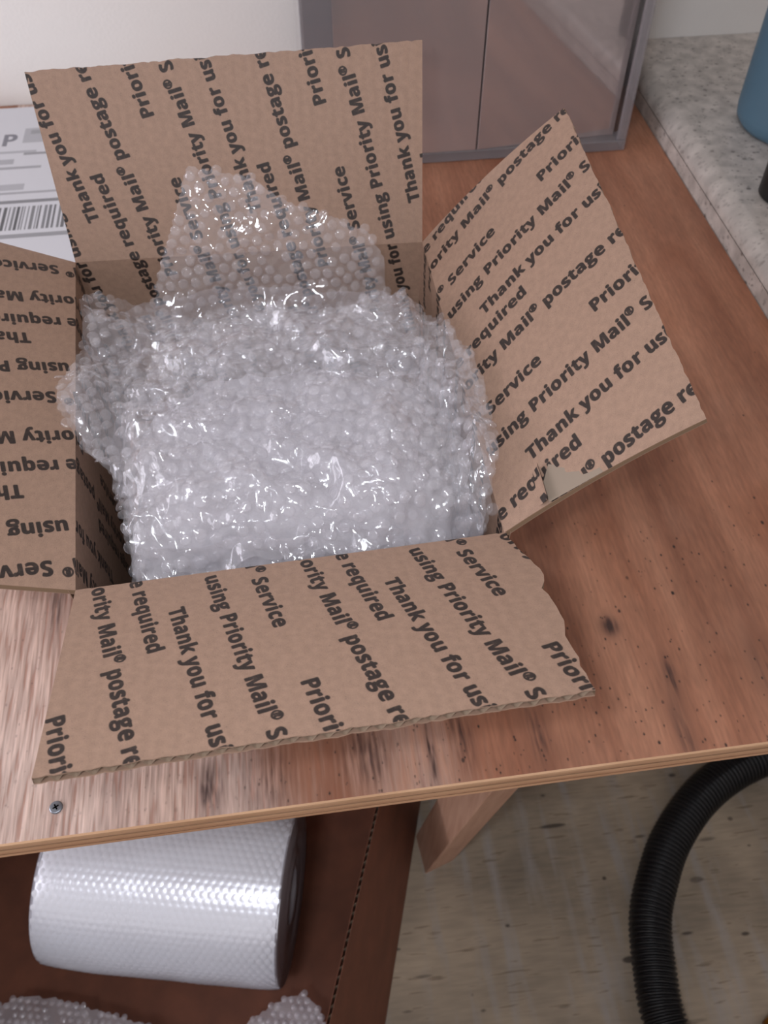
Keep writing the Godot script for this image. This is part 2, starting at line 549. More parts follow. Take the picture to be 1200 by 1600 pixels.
func bundle() -> void:
	var t := thing("bubble_wrap_bundle", "crumpled bundle of clear bubble wrap filling the open brown carton", "bubble wrap", Vector3(-0.015, 0.688, -0.45))
	var off := -t.position
	var outline := PackedVector2Array()
	for q in [[-0.1617, -0.4495], [-0.1575, -0.4802], [-0.1492, -0.5091], [-0.1534, -0.5488], [-0.1469, -0.5668], [-0.1323, -0.5573], [-0.114, -0.5649], [-0.0594, -0.5752], [0.0131, -0.5701], [0.0706, -0.5588], [0.0936, -0.5326], [0.1092, -0.4974], [0.1204, -0.4582], [0.1227, -0.4135], [0.1188, -0.368], [0.1095, -0.334], [0.104, -0.3245], [0.0388, -0.3215], [-0.0353, -0.317], [-0.112, -0.3145], [-0.115, -0.3557], [-0.1259, -0.3934], [-0.1457, -0.4181]]:
		outline.append(Vector2(q[0], q[1]))
	var big := noise(31, 14.0, 2)
	var mid := noise(32, 38.0, 3)
	var fold := noise(33, 19.0, 2)
	var V := func(x, y) -> Vector2: return Vector2(x, y)
	var crease1 := [Vector2(-0.012, -0.523), Vector2(0.018, -0.470), Vector2(0.035, -0.462), Vector2(0.075, -0.465)]
	var crease2 := [Vector2(0.082, -0.545), Vector2(0.085, -0.49), Vector2(0.103, -0.43), Vector2(0.104, -0.37)]
	var crease3 := [Vector2(-0.09, -0.515), Vector2(-0.03, -0.527), Vector2(0.03, -0.525), Vector2(0.075, -0.51)]
	# the padded thing in the middle: a lumpy rounded block under many layers of film
	var body := MB.new()
	var rows := []
	var uvs := []
	var bump := noise(35, 120.0, 2)
	for j in 61:
		var r := PackedVector3Array()
		var tt := PackedVector2Array()
		var ph := PI * (float(j) / 60.0 - 0.5)
		for i in 121:
			var th := -TAU * i / 120.0
			var d := Vector3(cos(ph) * cos(th), sin(ph), cos(ph) * sin(th))
			var s := Vector3(signf(d.x) * pow(absf(d.x), 0.55), signf(d.y) * pow(absf(d.y), 0.7), signf(d.z) * pow(absf(d.z), 0.55))
			var q := Vector3(s.x * 0.110, s.y * 0.074, s.z * 0.088)
			q.y -= 0.02 * smoothstep(0.06, 0.1, q.z)
			q += d * (0.008 * mid.get_noise_3dv(q * 0.8) + 0.006 * big.get_noise_3dv(q) + 0.0012 * bump.get_noise_3dv(q))
			r.append(q + Vector3(-0.012, 0.784, -0.425) + off)
			tt.append(Vector2(i / 120.0, j / 60.0))
		rows.append(r); uvs.append(tt)
	body.grid(rows, uvs)
	var milky := solid(Color(0.70, 0.68, 0.70), 0.55)
	milky.subsurf_scatter_enabled = false
	obj("padded_core", body, milky, t).set_meta("label", "milky many-layered middle of the bundle")
	# draped layers of film
	var clear := film(Color(0.93, 0.92, 0.95), 0.11, 0.12)
	var crisp := film(Color(0.95, 0.95, 0.98), 0.065, 0.06)
	var drape := func(base: float, sd: float, amp: float) -> Callable:
		return func(x: float, z: float) -> Vector3:
			var q := Vector2(x, z)
			var c := Vector2((x + 0.012) / 0.118, (z + 0.424) / 0.112)
			var rad := pow(pow(absf(c.x), 3.6) + pow(absf(c.y), 3.6), 1.0 / 3.6)
			var y := base + 0.012 * (1.0 - smoothstep(0.55, 1.15, rad))
			y += amp * (0.010 * big.get_noise_2d(x + sd, z) + 0.0025 * mid.get_noise_2d(x, z + sd))
			y += amp * 0.006 * (0.5 - absf(fold.get_noise_2d(x - sd, z * 0.8)) * 2.0)
			y += 0.011 * ridge(q, crease1, 0.007) + 0.011 * ridge(q, crease2, 0.007) + 0.006 * ridge(q, crease3, 0.005)
			y -= 0.022 * smoothstep(0.515, 0.56, -z) * smoothstep(-0.13, -0.06, x) * (1.0 - smoothstep(0.03, 0.085, x))
			y -= 0.024 * smoothstep(0.355, 0.319, -z)
			y += 0.016 * smoothstep(0.085, 0.125, x) + 0.012 * smoothstep(0.11, 0.165, -x)
			return Vector3(x + 0.002 * amp * mid.get_noise_2d(x * 1.7 + 5.0, z + sd), y, z + 0.002 * amp * mid.get_noise_2d(x + sd, z * 1.7)) + off
	obj("bubble_film", bubble_sheet(outline, 0.0024, 0.0096, 0.35, drape.call(0.868, 0.0, 1.0), 11), crisp, t).set_meta("label", "outermost layer of bubble film")
	var inner := PackedVector2Array()
	for q in outline: inner.append((q - Vector2(-0.015, -0.44)) * 0.98 + Vector2(-0.015, -0.44))
	obj("bubble_film", bubble_sheet(inner, 0.0028, 0.0096, 1.1, drape.call(0.861, 3.7, 1.2), 12), clear, t)
	var third := PackedVector2Array()
	for q in [[-0.118, -0.44], [-0.10, -0.492], [-0.065, -0.514], [-0.02, -0.524], [0.03, -0.524], [0.066, -0.513], [0.088, -0.48], [0.1, -0.42], [0.1, -0.335], [0.09, -0.325], [-0.105, -0.318], [-0.112, -0.36]]: third.append(Vector2(q[0], q[1]))
	obj("bubble_film", bubble_sheet(third, 0.0026, 0.0096, 0.8, drape.call(0.872, 6.1, 1.1), 13), clear, t).set_meta("label", "overlapping film with a curved far edge")
	# a tail standing up against the far flap
	var tail := PackedVector2Array([Vector2(-0.118, -0.05), Vector2(-0.098, 0.022), Vector2(-0.066, 0.094), Vector2(-0.046, 0.087), Vector2(-0.018, 0.080), Vector2(0.005, 0.064), Vector2(0.030, 0.054), Vector2(0.062, 0.038), Vector2(0.074, 0.018), Vector2(0.078, -0.05)])
	var stand := func(x: float, s: float) -> Vector3:
		var lean := 0.40 * s + 0.0035 * mid.get_noise_2d(x + 2.0, s) + 0.006 * big.get_noise_2d(x, s)
		return Vector3(x, RIM + s * 0.90, -0.578 - lean + 0.02 * smoothstep(0.0, -0.05, s)) + off
	obj("standing_tail", bubble_sheet(tail, 0.0024, 0.0096, 0.1, stand, 14, -1.0), film(Color(0.95, 0.95, 0.98), 0.10, 0.07), t).set_meta("label", "loose pointed corner of film standing against the far flap")
	# film tucked down along the sides of the carton
	var skirt := MB.new()
	rows = []; uvs = []
	for j in 25:
		var r := PackedVector3Array()
		var tt := PackedVector2Array()
		var d := float(j) / 24.0
		for i in 241:
			var f := float(i) / 240.0 * outline.size()
			var k := int(f) % outline.size()
			var q := outline[k].lerp(outline[(k + 1) % outline.size()], f - floorf(f))
			q.x = clampf(q.x, -0.128, 0.102); q.y = clampf(q.y, -0.585, -0.328)
			var y := 0.866 - d * 0.15
			var g := Vector3(q.x, y, q.y) * 1.0
			var inw := (Vector2(-0.012, -0.44) - q).normalized() * (0.004 + 0.012 * d + 0.009 * fold.get_noise_3dv(g) + 0.004 * mid.get_noise_3dv(g))
			r.append(Vector3(q.x + inw.x, y, q.y + inw.y) + off)
			tt.append(Vector2(f, d))
		rows.append(r); uvs.append(tt)
	skirt.grid(rows, uvs)
	obj("tucked_film", skirt, clear, t)

# ---------------------------------------------------------------- roll of bubble wrap in the carton under the table
func wrap_roll() -> void:
	var c := Vector3(-0.212, 0.128, -0.372)
	var t := thing("bubble_wrap_roll", "thick white roll of small-bubble wrap lying in the dark carton under the table", "bubble wrap", c)
	t.rotation.y = -0.215
	var R := 0.106
	var H := 0.143
	var body := MB.new()
	var rows := []
	var uvs := []
	var dent := noise(41, 9.0, 2)
	var rad := func(x: float, g: float) -> float:
		return R + 0.0018 * dent.get_noise_3d(x, cos(g) * 0.1, sin(g) * 0.1) - 0.004 * pow(absf(x) / H, 8)
	for j in 41:
		var x := lerpf(-H, H, j / 40.0)
		var r := PackedVector3Array()
		var tt := PackedVector2Array()
		for i in 97:
			var g := -TAU * i / 96.0
			var q: float = rad.call(x, g)
			r.append(Vector3(x, sin(g) * q, cos(g) * q))
			tt.append(Vector2(i / 96.0, j / 40.0))
		rows.append(r); uvs.append(tt)
	body.grid(rows, uvs, true)
	var pitch := 0.0092
	var nx := int(2 * H / pitch)
	var ng := int(TAU * R / (pitch * 0.866)) / 2 * 2
	var rng := RandomNumberGenerator.new()
	rng.seed = 5
	for j in ng:
		for i in nx:
			var g := TAU * j / ng
			var x := -H + (i + 0.5 + 0.5 * (j & 1)) * pitch
			if x > H - 0.004: continue
			var q: float = rad.call(x, g)
			dome(body, Vector3(x, sin(g) * q, cos(g) * q), Vector3(0, sin(g), cos(g)), pitch * 0.48, pitch * 0.035, 0.0, 1.0, true)
	var plastic := solid(Color(0.94, 0.95, 0.98), 0.30, 0.22)
	plastic.metallic_specular = 0.7
	obj("wound_film", body, plastic, t)
	# the ends: film wound layer upon layer round a hollow middle
	var pale := solid(Color(0.72, 0.71, 0.74), 0.5)
	for s in [-1.0, 1.0]:
		var e := MB.new()
		rows = []; uvs = []
		for k in 49:
			var q := lerpf(0.034, R - 0.003, k / 48.0)
			var r := PackedVector3Array()
			var tt := PackedVector2Array()
			for i in 65:
				var g := -TAU * i / 64.0
				r.append(Vector3(s * (H + (0.0016 if k % 2 else -0.0016) + 0.002 * dent.get_noise_2d(q * 5.0, g * 0.02)), sin(g) * q, cos(g) * q))
				tt.append(Vector2.ZERO)
			rows.append(r); uvs.append(tt)
		e.grid(rows, uvs, s > 0)
		var inner := PackedVector3Array([Vector3(s * H, 0, 0), Vector3(s * (H - 0.1), 0, 0)])
		e.tube(inner, PackedFloat32Array([0.034, 0.034]), 32, false)
		obj("roll_end", e, pale, t)
	# end of the film hanging loose beside the roll
	var w := thing("bubble_wrap_sheet", "loose sheet of bubble wrap lying before the white roll in the dark carton", "bubble wrap", Vector3(-0.2, 0.0, -0.17))
	var wv := noise(44, 12.0, 2)
	var place := func(x: float, z: float) -> Vector3:
		var y := 0.058 + 0.012 * wv.get_noise_2d(x, z) + 0.03 * smoothstep(-0.02, 0.10, z)
		return Vector3(x, y, z)
	var area := PackedVector2Array([Vector2(-0.26, 0.08), Vector2(-0.26, -0.10), Vector2(-0.235, -0.109), Vector2(-0.213, -0.117), Vector2(-0.174, -0.11), Vector2(-0.119, -0.089), Vector2(-0.057, -0.065), Vector2(0.02, -0.026), Vector2(0.075, -0.06), Vector2(0.097, -0.071), Vector2(0.129, -0.078), Vector2(0.15, -0.057), Vector2(0.158, -0.035), Vector2(0.13, 0.08)])
	obj("bubble_film", bubble_sheet(area, 0.004, 0.0096, 0.2, place, 16, 1.0, 0.1, true), film(Color(0.92, 0.90, 0.92), 0.3, 0.2), w)

func lower_carton() -> void:
	var t := thing("storage_carton", "tall open brown carton on the floor under the table, holding the roll of wrap", "box", Vector3(-0.24, 0, -0.34))
	var off := -t.position
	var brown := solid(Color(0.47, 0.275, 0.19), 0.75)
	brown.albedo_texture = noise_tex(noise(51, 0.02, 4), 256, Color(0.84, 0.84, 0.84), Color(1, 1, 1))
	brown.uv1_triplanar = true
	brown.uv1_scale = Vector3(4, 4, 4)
	var straight := func(_a: float, _b: float) -> Vector2: return Vector2.ZERO
	# rim and foot of the four walls, going round counter-clockwise from the near left
	var y := 0.27
	var R0 := Vector3(-0.50, y, -0.06) + off
	var R3 := Vector3(-0.50, y, -0.60) + off
	var R1 := Vector3(-0.0770, y, -0.06) + off
	var R2 := Vector3(0.1188, y, -0.61) + off
	var F0 := Vector3(-0.50, 0.003, -0.05) + off
	var F1 := Vector3(-0.0263, 0.003, -0.05) + off
	var F2 := Vector3(0.1500, 0.003, -0.61) + off
	var F3 := Vector3(-0.50, 0.003, -0.61) + off
	for s in [[R0, R1, F0, F1], [R1, R2, F1, F2], [R2, R3, F2, F3], [R3, R0, F3, F0]]:
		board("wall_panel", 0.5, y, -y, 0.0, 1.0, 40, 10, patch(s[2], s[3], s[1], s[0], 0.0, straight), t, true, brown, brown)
	var b := MB.new()
	b.quad(F0 + Vector3(0, 0.004, 0), F1 + Vector3(0, 0.004, 0), F2 + Vector3(0, 0.004, 0), F3 + Vector3(0, 0.004, 0))
	b.quad(F3, F2, F1, F0)
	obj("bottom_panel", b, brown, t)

# ---------------------------------------------------------------- table
func wood_textures() -> Array:
	# x -0.35..0.55 over the width, z -1.28..-0.23 over the height
	var w := 1536
	var h := 1024
	var im := []
	var spec := [[61, 0.012, 4], [62, 0.13, 3], [63, 0.004, 3], [64, 0.16, 2]]
	for s in spec:
		var n := noise(s[0], s[1], s[2])
		var q := n.get_image(w, h if s[0] == 63 else (h / 3 if s[0] == 64 else h / 8))
		q.resize(w, h, Image.INTERPOLATE_CUBIC)
		q.convert(Image.FORMAT_L8)
		im.append(q.get_data())
	var out := PackedByteArray()
	out.resize(w * h * 3)
	var hm := PackedByteArray()
	hm.resize(w * h)
	var rng := RandomNumberGenerator.new()
	rng.seed = 66
	var specks := PackedFloat32Array()
	specks.resize(w * h)
	for k in 1300:
		var cx := rng.randf() * w
		var cy := rng.randf() * h
		# dirt gathers along the near edge
		if rng.randf() < 0.78: cy = h * (1.0 - 0.22 * pow(rng.randf(), 1.4))
		var r := rng.randf_range(0.4, 1.2) if rng.randf() < 0.97 else rng.randf_range(1.3, 2.2)
		var dk := rng.randf_range(0.35, 0.9)
		for yy in range(int(cy - r - 1), int(cy + r + 2)):
			for xx in range(int(cx - r - 1), int(cx + r + 2)):
				if xx < 0 or yy < 0 or xx >= w or yy >= h: continue
				var d := Vector2((xx - cx), (yy - cy) * 1.2).length()
				if d < r + 0.5: specks[yy * w + xx] = maxf(specks[yy * w + xx], dk * clampf(r + 0.5 - d, 0, 1))
	# stains: x, z, half width, half length, depth
	var stains := [[0.259, -0.305, 0.004, 0.016, 0.55], [0.254, -0.258, 0.007, 0.03, 0.35], [-0.09, -0.258, 0.008, 0.016, 0.75], [-0.05, -0.258, 0.02, 0.03, 0.45], [0.02, -0.27, 0.022, 0.03, 0.4], [0.068, -0.264, 0.0025, 0.03, 0.85], [0.092, -0.275, 0.009, 0.03, 0.5], [0.147, -0.272, 0.009, 0.028, 0.45], [-0.212, -0.43, 0.006, 0.04, 0.4], [0.335, -0.30, 0.012, 0.03, 0.35], [0.225, -0.352, 0.006, 0.008, 0.6]]
	for y in h:
		var z := -1.28 + 1.05 * (y + 0.5) / h
		for x in w:
			var X := -0.35 + 0.9 * (x + 0.5) / w
			var i := y * w + x
			var g0: float = (im[0][i] - 128) / 100.0
			var g1: float = (im[1][i] - 128) / 100.0
			var g2: float = (im[2][i] - 128) / 100.0
			var g3: float = (im[3][i] - 128) / 100.0
			# weathered, rough, washed-out wood at the left; red-brown, smoother wood at the right
			var raw := 1.0 - smoothstep(-0.12, 0.10, X + 0.10 * g2 + 0.03 * g1)
			var c := Vector3(0.66, 0.46, 0.36).lerp(Vector3(0.565, 0.365, 0.265), clampf(0.35 + 0.9 * g2, 0, 1)).lerp(Vector3(0.765, 0.665, 0.615), raw)
			c += Vector3(0.05, 0.05, 0.045) * g0 + Vector3(0.05, 0.06, 0.065) * g2
			var streak := clampf(g1 * 1.6 + g0 * 0.5, -1, 1)
			c *= 1.0 + (0.035 + 0.06 * raw) * streak
			if raw > 0.3: c = c.lerp(Vector3(0.64, 0.45, 0.38), clampf((-g1 - 0.3) * 1.3, 0, 0.5) * raw)
			for s in stains:
				var dx: float = (X - s[0]) / s[2]
				var dz: float = (z - s[1]) / s[3]
				var d2 := dx * dx + dz * dz
				if d2 < 5.0:
					var k: float = clampf(exp(-d2) * s[4] * (0.9 + 0.9 * g1 + 0.5 * g3 + 0.6 * g0), 0, 0.85)
					c = c.lerp(Vector3(0.18, 0.115, 0.105), k)
			c = c.lerp(Vector3(0.07, 0.05, 0.045), clampf(specks[i] * (1.0 - 0.75 * raw), 0, 1))
			c *= 1.0 + 0.05 * g3 * (1.0 - 0.5 * raw)
			out[i * 3] = int(clampf(c.x * 255, 0, 255))
			out[i * 3 + 1] = int(clampf(c.y * 255, 0, 255))
			out[i * 3 + 2] = int(clampf(c.z * 255, 0, 255))
			hm[i] = int(clampf(128 + 70 * g1 * (0.25 + raw) + 30 * g0 + 10 * g3, 0, 255))
	return [image_of(w, h, out), ImageTexture.create_from_image(Image.create_from_data(w, h, false, Image.FORMAT_L8, hm))]

func table() -> void:
	var t := thing("work_table", "plywood work table with pale weathered near left and red-brown stained right side", "table", Vector3(-0.1, 0, -0.76))
	var off := -t.position
	var tex := wood_textures()
	var wood := solid(Color.WHITE, 0.55)
	wood.albedo_texture = tex[0]
	wood.heightmap_enabled = true
	wood.heightmap_texture = tex[1]
	wood.heightmap_scale = 0.08
	var x0 := -0.75
	var x1 := 0.4985
	var zb := -1.2735
	var front := func(x: float) -> float: return -0.2380 - 0.0108 * x
	var th := 0.021
	var b := 0.0012
	var top := MB.new()
	var n := 24
	for i in n:
		var xa := lerpf(x0, x1, float(i) / n)
		var xb := lerpf(x0, x1, float(i + 1) / n)
		var m := 20
		for j in m:
			var q := []
			var uv := []
			for k in [[xa, j + 1], [xb, j + 1], [xb, j], [xa, j]]:
				var z := lerpf(zb, front.call(k[0]) - b, float(k[1]) / m)
				q.append(Vector3(k[0], TOP, z) + off)
				uv.append(Vector2((k[0] + 0.35) / 0.9, (z + 1.28) / 1.05))
			top.quad(q[0], q[1], q[2], q[3], uv[0], uv[1], uv[2], uv[3])
	obj("tabletop", top, wood, t)
	var edge_tex := noise_tex(noise(71, 0.012, 4), 512, Color(0.86, 0.82, 0.78), Color(1, 1, 1))
	var side := solid(Color(0.80, 0.585, 0.43), 0.6)
	side.albedo_texture = edge_tex
	side.uv1_triplanar = true
	side.uv1_scale = Vector3(1.2, 14, 8)
	# plies showing at the near edge, each its own strip
	var plies := [[0.0, 0.0042, 0.0], [0.0042, 0.0088, -0.0004], [0.0088, 0.0128, 0.0002], [0.0128, 0.0170, -0.0003], [0.0170, th, 0.0]]
	var tones := [Color(0.84, 0.68, 0.54), Color(0.80, 0.63, 0.50), Color(0.83, 0.66, 0.52), Color(0.78, 0.60, 0.47), Color(0.82, 0.64, 0.50)]
	for k in plies.size():
		var m := side.duplicate() as StandardMaterial3D
		m.albedo_color = tones[k]
		m.uv1_offset = Vector3(0.37 * k, 0, 0)
		var s := MB.new()
		for i in n:
			var xa := lerpf(x0, x1, float(i) / n)
			var xb := lerpf(x0, x1, float(i + 1) / n)
			var ya: float = TOP - plies[k][0]
			var yb: float = TOP - plies[k][1]
			var fa := Vector3(xa, 0, front.call(xa) + plies[k][2]) + off
			var fb := Vector3(xb, 0, front.call(xb) + plies[k][2]) + off
			var cz := b if k == 0 else 0.0
			s.quad(fa + Vector3(0, yb, 0), fb + Vector3(0, yb, 0), fb + Vector3(0, ya - cz, 0), fa + Vector3(0, ya - cz, 0))
			if k == 0:
				s.quad(fa + Vector3(0, ya - cz, 0), fb + Vector3(0, ya - cz, 0), fb + Vector3(0, ya, -b - plies[k][2]), fa + Vector3(0, ya, -b - plies[k][2]))
			# hidden depth of the ply
			var ba := Vector3(xa, yb, zb) + off
			var bb := Vector3(xb, yb, zb) + off
			s.quad(fa + Vector3(0, yb, 0), ba, bb, fb + Vector3(0, yb, 0))
		obj("ply", s, m, t)
	var ends := MB.new()
	for sx in [[x0, 0], [x1, 1]]:
		var f: float = front.call(sx[0])
		var q := [Vector3(sx[0], TOP - th, zb) + off, Vector3(sx[0], TOP - th, f) + off, Vector3(sx[0], TOP, f - b) + off, Vector3(sx[0], TOP, zb) + off]
		if sx[1] == 0: ends.quad(q[0], q[1], q[2], q[3])
		else: ends.quad(q[3], q[2], q[1], q[0])
	ends.quad(Vector3(x1, TOP - th, zb) + off, Vector3(x0, TOP - th, zb) + off, Vector3(x0, TOP, zb) + off, Vector3(x1, TOP, zb) + off)
	obj("end_face", ends, side, t)
	# legs: a plank standing a little splayed
	var lm := solid(Color(0.80, 0.64, 0.55), 0.6)
	lm.albedo_texture = edge_tex
	lm.uv1_triplanar = true
	lm.uv1_scale = Vector3(10, 1.2, 10)
	for base in [Vector3(0.1071, 0, -0.3845), Vector3(-0.66, 0, -0.3845)]:
		var wx := Vector3(0.0413, 0, -0.0133)
		var wz := Vector3(-0.006, 0, -0.054)
		var up := Vector3(0.0357, 0.659, 0.1145)
		for bit in [["leg", base, wz, lm]]:
			var leg := MB.new()
			var c := [bit[1], bit[1] + wx, bit[1] + wx + bit[2], bit[1] + bit[2]]
			for k in 4:
				var a: Vector3 = c[k] + off
				var bb: Vector3 = c[(k + 1) % 4] + off
				var e := (bb - a).normalized() * 0.001
				leg.quad(a + e, bb - e, bb - e + up, a + e + up)
				var d: Vector3 = c[(k + 2) % 4] + off
				var f := (d - bb).normalized() * 0.001
				leg.quad(bb - e, bb + f, bb + f + up, bb - e + up)
			leg.quad(c[0] + off + up, c[1] + off + up, c[2] + off + up, c[3] + off + up)
			leg.quad(c[3] + off, c[2] + off, c[1] + off, c[0] + off)
			obj(bit[0], leg, bit[3], t)
	# countersunk screw with a cross recess
	var sc := MB.new()
	var sp := Vector3(-0.1958, TOP + 0.0002, -0.2575) + off
	sc.lathe(sp, [[0.0046, -0.002], [0.0046, 0.0006], [0.0042, 0.0011], [0.0036, 0.0013], [0.0, 0.0014]], 28)
	var so := obj("screw", sc, solid(Color(0.55, 0.57, 0.60), 0.35, 0.8), t)
	so.set_meta("label", "grey steel cross-head screw near the left end of the near edge")
	var cr := MB.new()
	for k in 2:
		var d := Vector3(0.0022, 0, 0).rotated(Vector3.UP, 0.5 + k * PI / 2)
		var w := d.rotated(Vector3.UP, PI / 2) * 0.22
		var y := Vector3(0, 0.00155, 0)
		cr.quad(sp + y - d - w, sp + y + d - w, sp + y + d + w, sp + y - d + w)
		cr.quad(sp + y - d + w, sp + y + d + w, sp + y + d - w, sp + y - d - w)
	obj("cross_recess", cr, solid(Color(0.06, 0.06, 0.07), 0.8), so)

# ---------------------------------------------------------------- things round the table
func display_case() -> void:
	var t := thing("display_case", "glossy grey clear-edged plastic case with a dark upright seam, standing by the wall", "case", Vector3(0.243, TOP, -1.125))
	var x0 := -0.2045
	var x1 := 0.2045
	var zf := 0.073
	var zb := -0.10
	var h := 0.36
	var pane := solid(Color(0.73, 0.69, 0.685), 0.05, 0.6)
	var edge := film(Color(0.60, 0.58, 0.59), 0.45, 0.06)
	var seam := 0.0085
	var p := MB.new()
	p.chamfer_box(Vector3(x0 + 0.036, 0.014, zf - 0.004), Vector3(seam - 0.001, h, zf), 0.0006)
	obj("front_panel", p, pane, t)
	p = MB.new()
	p.chamfer_box(Vector3(0.001, 0.014, -0.004), Vector3(x1 - 0.012 - seam, h, 0.0), 0.0006)
	obj("front_panel", p, pane, t, Vector3(seam, 0, zf)).rotation.y = 0.085
	p = MB.new()
	p.chamfer_box(Vector3(seam - 0.004, 0.016, zf - 0.008), Vector3(seam + 0.004, h - 0.004, zf - 0.0045), 0.0004)
	obj("seam_strip", p, solid(Color(0.05, 0.045, 0.045), 0.6), t)
	p = MB.new()
	p.chamfer_box(Vector3(x0, 0.0006, zf - 0.024), Vector3(x1, 0.014, zf + 0.001), 0.001)
	p.chamfer_box(Vector3(x1 - 0.012, 0.014, zf - 0.005), Vector3(x1, h, zf + 0.0005), 0.001)
	p.chamfer_box(Vector3(x0, 0.014, zf - 0.005), Vector3(x0 + 0.036, h, zf + 0.0005), 0.001)
	obj("clear_rim", p, edge, t)
	for x in [x0, x1 - 0.004]:
		p = MB.new()
		p.chamfer_box(Vector3(x, 0.0006, zb), Vector3(x + 0.004, h, zf - 0.006), 0.0006)
		obj("side_panel", p, edge, t)
	p = MB.new()
	p.chamfer_box(Vector3(x0 + 0.004, 0.0006, zb), Vector3(x1 - 0.004, h, zb + 0.004), 0.0006)
	obj("back_panel", p, solid(Color(0.36, 0.37, 0.42), 0.4), t)
	p = MB.new()
	p.chamfer_box(Vector3(x0, h, zb), Vector3(x1, h + 0.004, zf), 0.0006)
	obj("top_panel", p, edge, t)

func parcel() -> void:
	var t := thing("white_parcel", "flat white parcel with a printed postage label, lying by the wall behind the carton", "parcel", Vector3(-0.42, TOP, -1.07))
	var b := MB.new()
	b.chamfer_box(Vector3(-0.24, 0.0005, -0.156), Vector3(0.24, 0.0205, 0.24), 0.003)
	obj("parcel_body", b, solid(Color(0.80, 0.80, 0.82), 0.6), t)
	# label: x -0.40..-0.20, z -1.225..-0.885
	var w := 512
	var h := 768
	var X0 := -0.46
	var Z0 := -1.2225
	var k := w / 0.24
	var px := func(x: float, z: float) -> Vector2: return Vector2((x - X0) * k, (z - Z0) * k)
	var img := Image.create(w, h, false, Image.FORMAT_RGB8)
	img.fill(Color(0.83, 0.83, 0.85))
	var bar := func(x0: float, z0: float, x1: float, z1: float, c: float) -> void:
		var a: Vector2 = px.call(x0, z0)
		var d: Vector2 = px.call(x1, z1)
		img.fill_rect(Rect2i(int(a.x), int(a.y), int(d.x - a.x), maxi(2, int(d.y - a.y))), Color(c, c, c * 1.03))
	bar.call(-0.320, -1.165, -0.275, -1.128, 0.70)
	bar.call(-0.312, -1.160, -0.24, -1.150, 0.62)
	bar.call(-0.46, -1.110, -0.30, -1.104, 0.70)
	bar.call(-0.315, -1.104, -0.22, -1.098, 0.60)
	bar.call(-0.46, -1.090, -0.325, -1.078, 0.68)
	bar.call(-0.46, -1.072, -0.29, -1.066, 0.64)
	bar.call(-0.40, -1.032, -0.305, -1.018, 0.70)
	bar.call(-0.46, -1.014, -0.22, -1.009, 0.66)
	bar.call(-0.46, -0.996, -0.22, -0.989, 0.52)
	var rng := RandomNumberGenerator.new()
	rng.seed = 81
	var x := -0.46
	while x < -0.245:
		var wd := rng.randf_range(0.0012, 0.0042)
		bar.call(x, -0.982, x + wd, -0.934, rng.randf_range(0.30, 0.52))
		x += wd + rng.randf_range(0.001, 0.0035)
	bar.call(-0.46, -0.926, -0.235, -0.918, 0.60)
	var at: Vector2 = px.call(-0.348, -1.137)
	var cov := letters(w, h, [["P", at.x, at.y, 0.036 * k, 0.040 * k, 0.0]], false, 0.4)
	for i in cov.size():
		if cov[i] > 0: img.set_pixel(i % w, i / w, img.get_pixel(i % w, i / w).lerp(Color(0.42, 0.42, 0.45), minf(cov[i], 1.0) * 0.8))
	var lab := solid(Color.WHITE, 0.5)
	lab.albedo_texture = ImageTexture.create_from_image(img)
	var m := MB.new()
	var A := Vector3(X0, 0, Z0) - Vector3(-0.42, 0, -1.07)
	var y := 0.0209
	m.quad(A + Vector3(0, y, 0.36), A + Vector3(0.24, y, 0.36), A + Vector3(0.24, y, 0), A + Vector3(0, y, 0), Vector2(0, 1), Vector2(1, 1), Vector2(1, 0), Vector2(0, 0))
	m.quad(A + Vector3(0, y - 0.0003, 0), A + Vector3(0.24, y - 0.0003, 0), A + Vector3(0.24, y - 0.0003, 0.36), A + Vector3(0, y - 0.0003, 0.36))
	obj("postage_label", m, lab, t).set_meta("label", "white paper label with grey print and a barcode")

